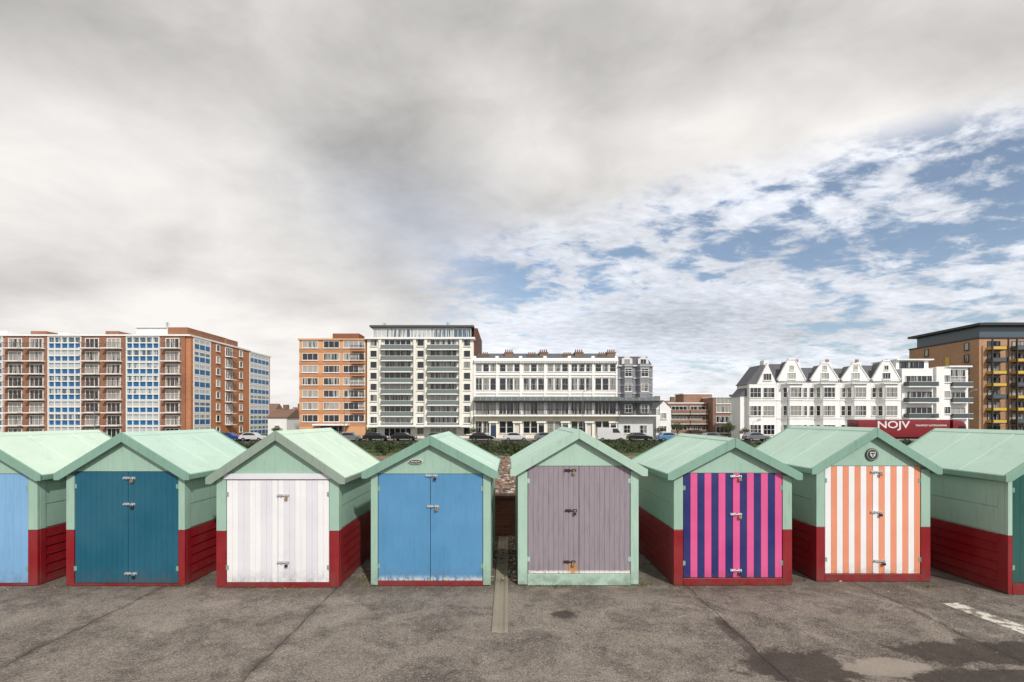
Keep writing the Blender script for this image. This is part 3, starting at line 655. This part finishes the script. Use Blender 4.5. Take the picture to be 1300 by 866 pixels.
# ---- B5
tiler=plaster("brown_tile_roof",c(128,100,86),.3)
def house(u0,u1,vb,ve,vr,D,wall,roof,label,gable=False):
    x0,x1=X(u0,D),X(u1,D); b=thing("house",((x0+x1)/2,D,SEA),label,"house")
    mb=M(); ze,zr_=Z(ve,D),Z(vr,D)
    mb.box(x0,x1,D,D+9,SEA,ze)
    if gable: mb.ey([(x0,ze),(x1,ze),((x0+x1)/2,zr_-.3)],D,D+.3)
    part(mb,"wall",b,[wall])
    mb=M()
    if gable: mb.ey([(x0-.4,ze-.1),(x1+.4,ze-.1),((x0+x1)/2,zr_)],D+.32,D+9)
    else: mb.ex([(D-.4,ze),(D+4.5,zr_),(D+9.4,ze)],x0-.3,x1+.3)
    part(mb,"roof",b,[roof]); w=wmesh(1.2,1.3,2,1)
    nn=max(1,int((x1-x0)/2.6))
    for i in range(nn):
        for zb in(SEA+1,SEA+3.7):
            if zb+1.4<ze: place("window",w,b,(x0+(x1-x0)*(i+.5)/nn,D,zb))
    mb=M(); mb.box((x0+x1)/2-.5,(x0+x1)/2+.5,D+4,D+5,zr_-.8,zr_+1); part(mb,"chimney",b,[chm])
    return b
house(340,364,550,530,519,112,whitew,tiler,"small white house with brown tiled roof")
house(362,382,550,528,517,125,whitew,tiler,"white house with steep brown tiled roof",True)
house(315,345,550,526,512,150,plaster("pale_render",c(200,190,175)),tiler,"pale rendered house with brown tiled roof")
house(833,852,550,519,508,104,whitew,slate,"small white house with grey slate roof",True)
house(848,874,550,517,508,126,whitew,tiler,"white house with brown tiled roof")
house(930,948,550,520,505,128,whitew,slate,"white gabled house with slate roof",True)
D=112.0; brk5=brickm("red_brown_brick",c(130,94,80),c(150,110,92),c(144,126,114),3)
b=thing("apartment_block",(X(890,D),D,SEA),"low brown brick flats with long white edged balconies","apartment building")
mb=M(); mb.box(X(854,D),X(905,D),D+3,D+12,SEA,Z(512,D)); mb.box(X(905,D)+.002,X(936,D),D,D+12,SEA,Z(505,D)); mb.box(X(880,D),X(918,D),D+6,D+12.1,SEA,Z(499,D)); part(mb,"wall",b,[brk5])
mb=M(); mb.box(X(854,D)-.2,X(905,D)-.3,D+2.8,D+5.8,Z(512,D)+.01,Z(512,D)+.25); mb.box(X(905,D)-.2,X(936,D)+.2,D-.2,D+5.9,Z(505,D)+.01,Z(505,D)+.25); mb.box(X(880,D)-.2,X(918,D)+.2,D+5.95,D+12.2,Z(499,D),Z(499,D)+.25); part(mb,"roof",b,[whitew])
w6=wmesh(3.6,1.5,4,1); b6=bmesh_(4.0,1.2,.8,whitew,brk5,'panel')
for i,v in enumerate((551,538,525)):
    for u in(868,892): place("window",w6,b,(X(u,D),D+3,Z(v,D)+.2)); place("balcony",b6,b,(X(u,D),D+3,Z(v,D)))
    place("window",w6,b,(X(919,D),D,Z(v,D)+.2)); place("window",wd1,b,(X(931,D),D,Z(v,D)+.6))
place("window",w6,b,(X(919,D),D,Z(514,D)+.2))
# ---- B6
D=94.0; s=D/F
dslate=plaster("grey_slate",c(92,93,98),.3,.6); blackt=flat("black_trim",c(44,44,46),.5)
w7=wmesh(2.1,1.9,3,2,dep=.12,fw=.07,gl=glassk); w7s=wmesh(.8,1.9,1,2,dep=.12,fw=.07,gl=glassk); w7a=wmesh(1.5,1.3,3,1,dep=.12,fw=.07); w7t=wmesh(.8,.9,2,1,dep=.1,fw=.06)
b7g=bmesh_(3.4,.8,.8,whitew,whitew,'bars',10)
for gi,(ua,ub,ug,vg) in enumerate(((986,1026,1005,457),(1026,1066,1047,462),(1066,1105,1086,463),(1105,1144,1125,459))):
    x0,x1,xg=X(ua,D)+.01,X(ub,D)-.01,X(ug,D); ev=Z(485,D); zg=Z(vg,D)
    b=thing("gabled_house",((x0+x1)/2,D,SEA),"white Victorian gabled house with slate roof and bay windows","house","white gabled houses in a terrace")
    gw=17*s; bw_=13*s
    mb=M(); mb.box(x0,x1,D,D+7,SEA,ev)
    mb.ey([(xg-gw,ev-.2),(xg+gw,ev-.2),(xg+gw,ev+.3),(xg+.6,zg),(xg-.6,zg),(xg-gw,ev+.3)],D-.02,D+.5)
    mb.ez([(xg-bw_*1.0,D-.001),(xg-bw_*.58,D-1.3),(xg+bw_*.58,D-1.3),(xg+bw_*1.0,D-.001)],SEA,ev-.5)
    mb.box(x0,x1,D-.12,D-.022,Z(508,D)-.1,Z(508,D)+.12); mb.box(x0,x1,D-.12,D-.022,Z(531,D)-.1,Z(531,D)+.12)
    for v in(531,508,488): mb.ez([(xg-bw_*1.05,D-.13),(xg-bw_*.61,D-1.42),(xg+bw_*.61,D-1.42),(xg+bw_*1.05,D-.13)],Z(v,D)-.1,Z(v,D)+.13)
    part(mb,"wall",b,[whitew])
    zr_=zg-.9
    mb=M(); mb.ex([(D+.52,ev),(D+3.4,zr_+.5),(D+6.9,ev)],x0,x1)
    mb.ey([(xg-gw+.1,ev+.25),(xg+gw-.1,ev+.25),(xg,zg-.1)],D+.51,D+3.4)
    mb.box(x0,x1,D-.2,D+.5,ev+.003,ev+.12)
    part(mb,"roof",b,[dslate])
    mb=M()
    for sx in(-1,1): mb.ey([(xg+sx*(gw+.1),ev+.3),(xg+sx*.6,zg),(xg+sx*.6,zg+.25),(xg+sx*(gw+.2),ev+.5)],D-.12,D+.3)
    mb.box(xg-.65,xg+.65,D-.13,D+.31,zg+.01,zg+.3)
    part(mb,"gable_coping",b,[whitew])
    for v in(552,528,505):
        place("window",w7,b,(xg,D-1.3,Z(v,D)))
        for sx in(-1,1):
            place("window",w7s,b,(xg+sx*bw_*.79,D-.65,Z(v,D)),sx*math.atan2(1.3,bw_*.42))
        place("window",w7s,b,((x0 if xg-x0>x1-xg else x1)+( .6 if xg-x0>x1-xg else -.6),D-.0,Z(v,D)))
    place("window",w7a,b,(xg,D-.02,Z(482,D))); place("window",w7t,b,(xg,D-.02,Z(470,D)))
    place("balcony",b7g,b,(xg,D-.9,Z(487,D)))
    mb=M(); mb.box(x1-.9,x1-.02,D+2.4,D+3.8,ev+.5,Z(458,D))
    for j in range(3): mb.cyl((x1-.7+j*.25,D+3,Z(458,D)),(x1-.7+j*.25,D+3,Z(458,D)+.6),.1,.08,6,1)
    part(mb,"chimney",b,[whitew,flat("pot",c(150,90,60),.8)],pivot=(x1,D+3,ev))
b=thing("corner_house",(X(968,D),D,SEA),"white Victorian corner house with steep slate roof","house")
x0,x1=X(951,D),X(986,D)-.01; ev=Z(488,D)
mb=M(); mb.box(x0,x1,D,D+5,SEA,ev); mb.ey([(X(961,D),ev),(x1,ev),(X(974,D),Z(461,D))],D-.03,D+.5); mb.box(x0-1.2,x0-.002,D+1,D+4.8,SEA,Z(503,D))
mb.box(x0,x1,D-.12,D-.032,Z(508,D)-.1,Z(508,D)+.12); part(mb,"wall",b,[whitew])
mb=M(); mb.ey([(x0-.3,ev),(x1,ev),(x1,Z(463,D)),(X(968,D),Z(463,D))],D+.52,D+5); mb.ey([(x0-1.4,Z(503,D)),(x0-.003,Z(503,D)),(x0-.003,Z(492,D))],D+.9,D+4.9); part(mb,"roof",b,[dslate])
for v in(552,528,505):
    for u in(959,976): place("window",w7,b,(X(u,D),D,Z(v,D)))
place("window",w7a,b,(X(974,D),D-.03,Z(483,D)))
mb=M(); xx=X(980,D); mb.box(xx-.5,xx+.5,D+2,D+3.5,Z(463,D)-.5,Z(456,D)); part(mb,"chimney",b,[whitew])
# ---- B7
D=94.5
b=thing("apartment_block",(X(1190,D),D,SEA),"modern white flats with recessed dark balconies","apartment building")
mb=M(); mb.box(X(1145,D),X(1207,D),D,D+9,SEA,Z(468,D)); mb.box(X(1207,D)+.002,X(1234,D),D+.8,D+9,SEA,Z(466,D)); mb.box(X(1148,D),X(1190,D),D+2,D+8,Z(468,D)+.002,Z(456,D))
mb.box(X(1186,D),X(1196,D),D-.5,D-.002,SEA,Z(466,D)); part(mb,"wall",b,[whitew])
mb=M(); mb.box(X(1146,D),X(1194,D),D+1.4,D+8.2,Z(456,D),Z(454.5,D)); mb.box(X(1207,D),X(1236,D),D+.2,D+9,Z(466,D)+.01,Z(464,D)); part(mb,"roof",b,[whitew])
w8=wmesh(5.0,2.0,5,1,fr=frame_w,sill=False); b8=bmesh_(5.5,1.3,.85,whitew,raild,'panel'); w8b=wmesh(3.0,1.9,3,1,fr=frame_w,sill=False); b8b=bmesh_(3.7,1.3,.85,whitew,raild,'panel')
for v in(551,531,511,491):
    place("window",w8,b,(X(1166,D),D,Z(v,D)+.1)); place("balcony",b8,b,(X(1166,D),D,Z(v,D)))
    place("window",w8b,b,(X(1220,D),D+.8,Z(v,D)+.1)); place("balcony",b8b,b,(X(1220,D),D+.8,Z(v,D)))
    place("window",wd1,b,(X(1202,D),D,Z(v,D)+.8))
place("window",w8b,b,(X(1220,D),D+.8,Z(482,D)+.1)); w8c=wmesh(4.6,1.3,4,1,fr=frame_d,sill=False); place("window",w8c,b,(X(1168,D),D+2,Z(467,D)+.1))
# ---- B8
D=112.0
tan=brickm("tan_brick",c(162,122,94),c(178,136,106),c(164,136,112),3,.25); yel=flat("ochre_panel",c(206,170,66),.5)
b=thing("apartment_block",(X(1300,D),D,SEA),"modern tan brick flats with yellow balconies and dark top storey","apartment building")
x0=X(1243,D); x1=X(1460,D); top=Z(430,D); Lb=19.5
mb=M(); mb.box(x0,x1,D,D+Lb,SEA,top); part(mb,"wall",b,[tan])
mb=M(); mb.box(x0+1.2,x1,D+1.2,D+Lb-1,top,Z(413,D),1); mb.box(x0-.2,x1,D-.3,D+Lb+.3,Z(413,D),Z(410,D),0); mb.box(x0-.1,x1,D-.2,D+Lb+.1,top+.004,top+.35,0); mb.box(x0+5,x0+18,D+4,D+12,Z(410,D),Z(405,D),0); part(mb,"roof",b,[blackt,flat("dark_cladding",c(78,92,102),.25)])
mb=M(); mb.box(x0-.14,x0-.002,D+7.4,D+8.5,SEA,top-3.2); part(mb,"yellow_strip",b,[yel])
nf=8; fl=(top-SEA)/nf
w9=wmesh(2.8,2.0,3,1,fr=frame_d,sill=False); w9n=wmesh(1.2,1.7,1,1,fr=frame_d); b9=bmesh_(3.2,1.5,.7,blackt,yel,'panel'); b9g=bmesh_(3.2,1.5,.85,blackt,raild,'panel')
for i in range(nf):
    for j,xx in enumerate((x0+3.2,x0+8.6,x0+14.8,x0+20.2)):
        place("window",w9,b,(xx,D,SEA+i*fl+.15))
        if i: place("balcony",b9 if (i*2+j)%3 else b9g,b,(xx,D,SEA+i*fl+.1))
        if j%2: place("window",w9n,b,(xx+3.0,D,SEA+i*fl+.5))
    for yy in(3,14): place("window",w9n,b,(x0,D+yy,SEA+i*fl+.5),-math.pi/2)
for xx in (x0+1.4,x0+4.9,x0+6.8,x0+10.4,x0+13,x0+16.5):
    mb=M(); mb.box(xx-.12,xx+.12,D-1.75,D-1.52,SEA,top-.3); part(mb,"balcony_post",b,[blackt],pivot=(xx,D,SEA))
# ---------------------------------------------------------------- vehicles
tyre=flat("tyre_rubber",c(25,25,26),.8); rim=flat("alloy",c(150,150,152),.35,.8); carg=flat("car_glass",(.02,.025,.03,1),.08)
lampw=flat("headlamp",c(220,220,215),.2); lampr=flat("tail_lamp",c(150,20,20),.3)
def carpaint(n,col):
    m,N=newmat(n); P=N.n('ShaderNodeNewGeometry').outputs['Position']
    b_=N.n('ShaderNodeBsdfPrincipled'); o=N.n('ShaderNodeOutputMaterial')
    N.put(b_.inputs['Base Color'],N.mix(N.ss(N.noise(P,3,3,.6),.3,.7,0,.2),col,tuple([x*.7 for x in col[:3]]+[1]))); b_.inputs['Roughness'].default_value=.25; b_.inputs['Coat Weight'].default_value=.6
    N.t.links.new(b_.outputs[0],o.inputs[0]); return m
def car(x,y,mat,label,van=False):
    b=thing("van" if van else "parked_car",(x,y,SEA+.004),label,"van" if van else "car","cars parked along the kerb")
    z0=SEA+.004; L=2.4 if van else 2.1; W_=.95 if van else .86
    if van: prof=[(-L,.35),(-L,2.15),(-L+.15,2.3),(1.0,2.3),(1.55,1.5),(2.3,1.1),(2.4,.8),(2.4,.35)]; gl=[(1.0,2.15),(.2,2.15),(.2,1.45),(1.5,1.45)]
    else: prof=[(-L,.4),(-L-.03,.75),(-1.95,1.0),(-1.75,1.05),(-1.35,1.4),(-.9,1.48),(.1,1.48),(.45,1.38),(1.0,1.0),(1.7,.9),(2.05,.75),(2.1,.4)]; gl=[(-1.55,1.03),(-1.2,1.36),(-.85,1.42),(.05,1.42),(.38,1.33),(.85,1.02)]
    mb=M(); mb.ey([(x+a,z0+b_) for a,b_ in prof],y-W_,y+W_)
    zt=1.0
    mb.v=[(v[0],y+(v[1]-y)*(1-.16*max(0,(v[2]-z0-zt)/.5) if not van else 1-.03*max(0,v[2]-z0-zt)),v[2]) for v in mb.v]
    part(mb,"body",b,[mat],bev=.05)
    for sy in(-1,1):
        mb=M(); vs=[]
        for a,b_ in gl:
            k_=(1-.16*max(0,(b_-zt)/.5)) if not van else 1-.03*max(0,b_-zt)
            vs.append((x+a,y+sy*(W_*k_+.012),z0+b_))
        mb.add(vs,[tuple(range(len(vs))) ])
        part(mb,"window",b,[carg])
    for wx in((-1.3,1.3) if not van else(-1.5,1.55)):
        for sy in(-1,1):
            mb=M(); mb.cyl((x+wx,y+sy*(W_-.2),z0+.32),(x+wx,y+sy*(W_+.02),z0+.32),.32,n=20)
            wh=part(mb,"wheel",b,[tyre],pivot=(x+wx,y+sy*W_,z0+.32))
            mb=M(); mb.cyl((x+wx,y+sy*(W_),z0+.32),(x+wx,y+sy*(W_+.035),z0+.32),.19,.17,n=12); part(mb,"rim",wh,[rim],pivot=(x+wx,y+sy*W_,z0+.32))
    mb=M(); mb.box(x+L-.12,x+L+.01,y-W_-.01,y-W_+.35,z0+.62,z0+.78); part(mb,"headlight",b,[lampw])
    mb=M(); mb.box(x-L-.04,x-L+.12,y-W_-.01,y-W_+.2,z0+.75,z0+.95); part(mb,"tail_light",b,[lampr])
cw=carpaint("car_white",c(200,200,200)); cb=carpaint("car_blue",c(20,60,130)); ck=carpaint("car_black",c(22,22,26)); cs=carpaint("car_silver",c(110,115,120)); cr=carpaint("car_red",c(110,20,22)); cbb=carpaint("car_sky",c(80,130,175))
YC=85.4
for u,mt,l in((292,cb,"dark blue parked car"),(322,cw,"white parked car"),(262,ck,"black parked car"),(446,cs,"silver parked car"),(478,ck,"black parked car"),(513,ck,"black parked car"),(556,cs,"silver grey parked car"),(612,ck,"black parked car"),(655,cw,"white parked car"),(694,cs,"silver parked car"),(735,cr,"dark red parked car"),(812,ck,"black parked car"),(850,cbb,"light blue parked car"),(905,cs,"silver parked car"),(960,cs,"silver parked car")):
    car(X(u,YC),YC+random.uniform(-.1,.1),mt,l+" at the kerb before the seafront buildings")
car(X(775,YC),YC,cw,"white panel van parked before the terrace",True)
D=74.0; redl=carpaint("lorry_red",c(126,28,38)); x0,x1=X(1090,D),X(1206,D); zt=Z(533,D)
b=thing("lorry",((x0+x1)/2,D,SEA),"long dark red haulage lorry with white lettering on the road","lorry")
mb=M(); mb.box(x0,x1,D,D+2.5,SEA+1.15,zt); mb.box(x0+.2,x1,D+.4,D+2.1,SEA+.85,SEA+1.148,1)
for i in range(12): xx=x0+.4+i*(x1-x0-.8)/11; mb.box(xx-.03,xx+.03,D-.02,D-.001,SEA+1.2,SEA+1.6,0)
part(mb,"trailer",b,[redl,blackt],bev=.03)
mb=M(); mb.ey([(x1+.5,SEA+.5),(x1+2.6,SEA+.5),(x1+2.65,SEA+1.7),(x1+2.4,SEA+3.0),(x1+1.9,SEA+3.5),(x1+.5,SEA+3.7)],D+.05,D+2.45); cabo=part(mb,"cab",b,[redl],bev=.05)
mb=M(); mb.box(x1+1.3,x1+2.2,D+.02,D+.05,SEA+1.9,SEA+2.8); part(mb,"window",cabo,[carg])
for wx in(x0+1.5,x0+2.8,x0+4.1,x1-1.2,x1+1.7):
    mb=M(); mb.cyl((wx,D+.05,SEA+.5),(wx,D+.4,SEA+.5),.5,n=20); wh=part(mb,"wheel",b,[tyre],pivot=(wx,D,SEA+.5))
    mb=M(); mb.cyl((wx,D+.0,SEA+.5),(wx,D+.06,SEA+.5),.28,n=14); part(mb,"rim",wh,[rim],pivot=(wx,D,SEA+.5))
lett=flat("white_lettering",c(225,215,215),.5)
def text(t,size,x,y,z,par,mat,sx=1.0):
    cu=bpy.data.curves.new("t",'FONT'); cu.body=t; cu.size=size; cu.extrude=.01; cu.align_x='CENTER'; cu.offset=size*.015
    tmp=bpy.data.objects.new("t",cu); COL.objects.link(tmp); bpy.context.view_layer.update()
    me=bpy.data.meshes.new_from_object(tmp.evaluated_get(bpy.context.evaluated_depsgraph_get()))
    bpy.data.objects.remove(tmp)
    for v in me.vertices: v.co=Vector((v.co.x*sx,-v.co.z,v.co.y))
    me.materials.clear(); me.materials.append(mat)
    return place("lettering",me,par,(x,y,z))
text("NOJV",1.45,X(1134,D),D-.015,zt-1.2,b,lett,1.35)
text("TRANSPORT & FORWARDING",.36,X(1182,D),D-.015,zt-.95,b,lett,.95)
lampm=flat("lamp_post_paint",c(120,126,128),.5)
def lamp(u,D):
    x=X(u,D); b=thing("street_lamp",(x,D,SEA),"slim grey street lamp post beside the coast road","street lamp","street lamps")
    mb=M(); mb.cyl((x,D,SEA),(x,D,SEA+1.4),.1,.1,10); mb.cyl((x,D,SEA+1.4),(x,D,SEA+8.4),.065,.045,8); mb.cyl((x,D,SEA+8.4),(x+.9,D,SEA+8.8),.04,.035,8); part(mb,"post",b,[lampm])
    mb=M(); mb.ey([(x+.8,SEA+8.72),(x+1.5,SEA+8.82),(x+1.45,SEA+8.95),(x+.85,SEA+8.92)],D-.12,D+.12); part(mb,"lamp_head",b,[lampm])
for u in(120,437,740,1000,1230): lamp(u,87.5)
# ---------------------------------------------------------------- hedges and trees
def leafmat(n,a,b_):
    m,N=newmat(n); P=N.n('ShaderNodeNewGeometry').outputs['Position']
    finish(N,N.mix(N.ss(N.noise(P,1.7,4,.7),.35,.65),a,b_),.7); return m
lf1=leafmat("hedge_leaf",c(32,44,20),c(72,84,42)); lf2=leafmat("tree_leaf",c(40,56,26),c(88,98,50)); bark=plaster("bark",c(80,66,52),.4)
def leaves(mb,cx,cy,cz,rx,ry,rz,n,s,k=0):
    for i in range(n):
        while True:
            a,b_,c_=random.uniform(-1,1),random.uniform(-1,1),random.uniform(-1,1)
            if .25<a*a+b_*b_+c_*c_<1: break
        p=Vector((cx+a*rx,cy+b_*ry,cz+c_*rz)); e=Vector((random.gauss(0,1),random.gauss(0,1),random.gauss(0,1))).normalized()
        f=e.cross(Vector((random.gauss(0,1),random.gauss(0,1),random.gauss(0,1)))).normalized(); q_=s*random.uniform(.6,1.3)
        mb.add([tuple(p-e*q_-f*q_*.5),tuple(p+e*q_-f*q_*.5),tuple(p+e*q_*.7+f*q_*.6),tuple(p-e*q_*.7+f*q_*.6)],[(0,1,2,3)],k)
hm=M()
for i in range(110):
    t=i/110*11-5.5; leaves(hm,t+random.uniform(-.2,.2),random.uniform(-.4,.4),random.uniform(.35,1.0),.45,.5,random.uniform(.25,.42),48,.075)
hm.ex([(-.4,0),(.4,0),(.35,.85),(-.35,.85)],-5.4,5.4)
hme=hm.mesh("foliage",[lf1])
for i in range(-6,8):
    xx=i*11+3; b=thing("hedge",(xx,58,SEA),"clipped dark green hedge along the edge of the lawn","hedge","hedges along the lawn")
    o=place("foliage",hme,b,(xx,58+random.uniform(-.3,.3),SEA+random.uniform(-.1,.1))); o.scale=(1,1,random.uniform(1.0,1.2))
tm=M(); tf=M()
tm.cyl((0,0,0),(0,0,1.6),.16,.11,8)
for i in range(7):
    a=i*.9; e=(math.cos(a)*1.1,math.sin(a)*1.1,2.6+random.random()*1.2); tm.cyl((0,0,1.3+i*.08),e,.06,.02,6)
    leaves(tf,e[0],e[1],e[2],.8,.8,.6,170,.09)
leaves(tf,0,0,3.8,.9,.9,.7,220,.09)
tme=tm.mesh("trunk",[bark]); tfe=tf.mesh("crown",[lf2])
for u,D,sc in((838,91,.55),(860,100,.7),(352,92,.55),(925,92,.7),(470,91,.5),(600,92,.5),(945,90,.5)):
    xx=X(u,D); b=thing("tree",(xx,D,SEA),"small leafy green tree by the seafront road","tree","small trees by the road")
    for nm,me in(("trunk",tme),("crown",tfe)): place(nm,me,b,(xx,D,SEA))
    b.scale=(sc,sc,sc); b.rotation_euler[2]=u
sm=M()
for i in range(14): leaves(sm,random.uniform(-1.2,1.2),random.uniform(-.6,.6),random.uniform(.2,.6),.4,.35,.3,60,.05)
sme=sm.mesh("foliage",[lf1])
for xx,yy in((.9,27),(-.5,26),(-2.2,29),(-7,31),(-4.5,33),(3.8,30),(7,33),(11,30),(0.1,36),(-1.0,33)):
    b=thing("shrub",(xx,yy,gz(yy)),"low scrubby green shrub on rough ground","shrub","low shrubs behind the wall"); place("foliage",sme,b,(xx,yy,gz(yy)))
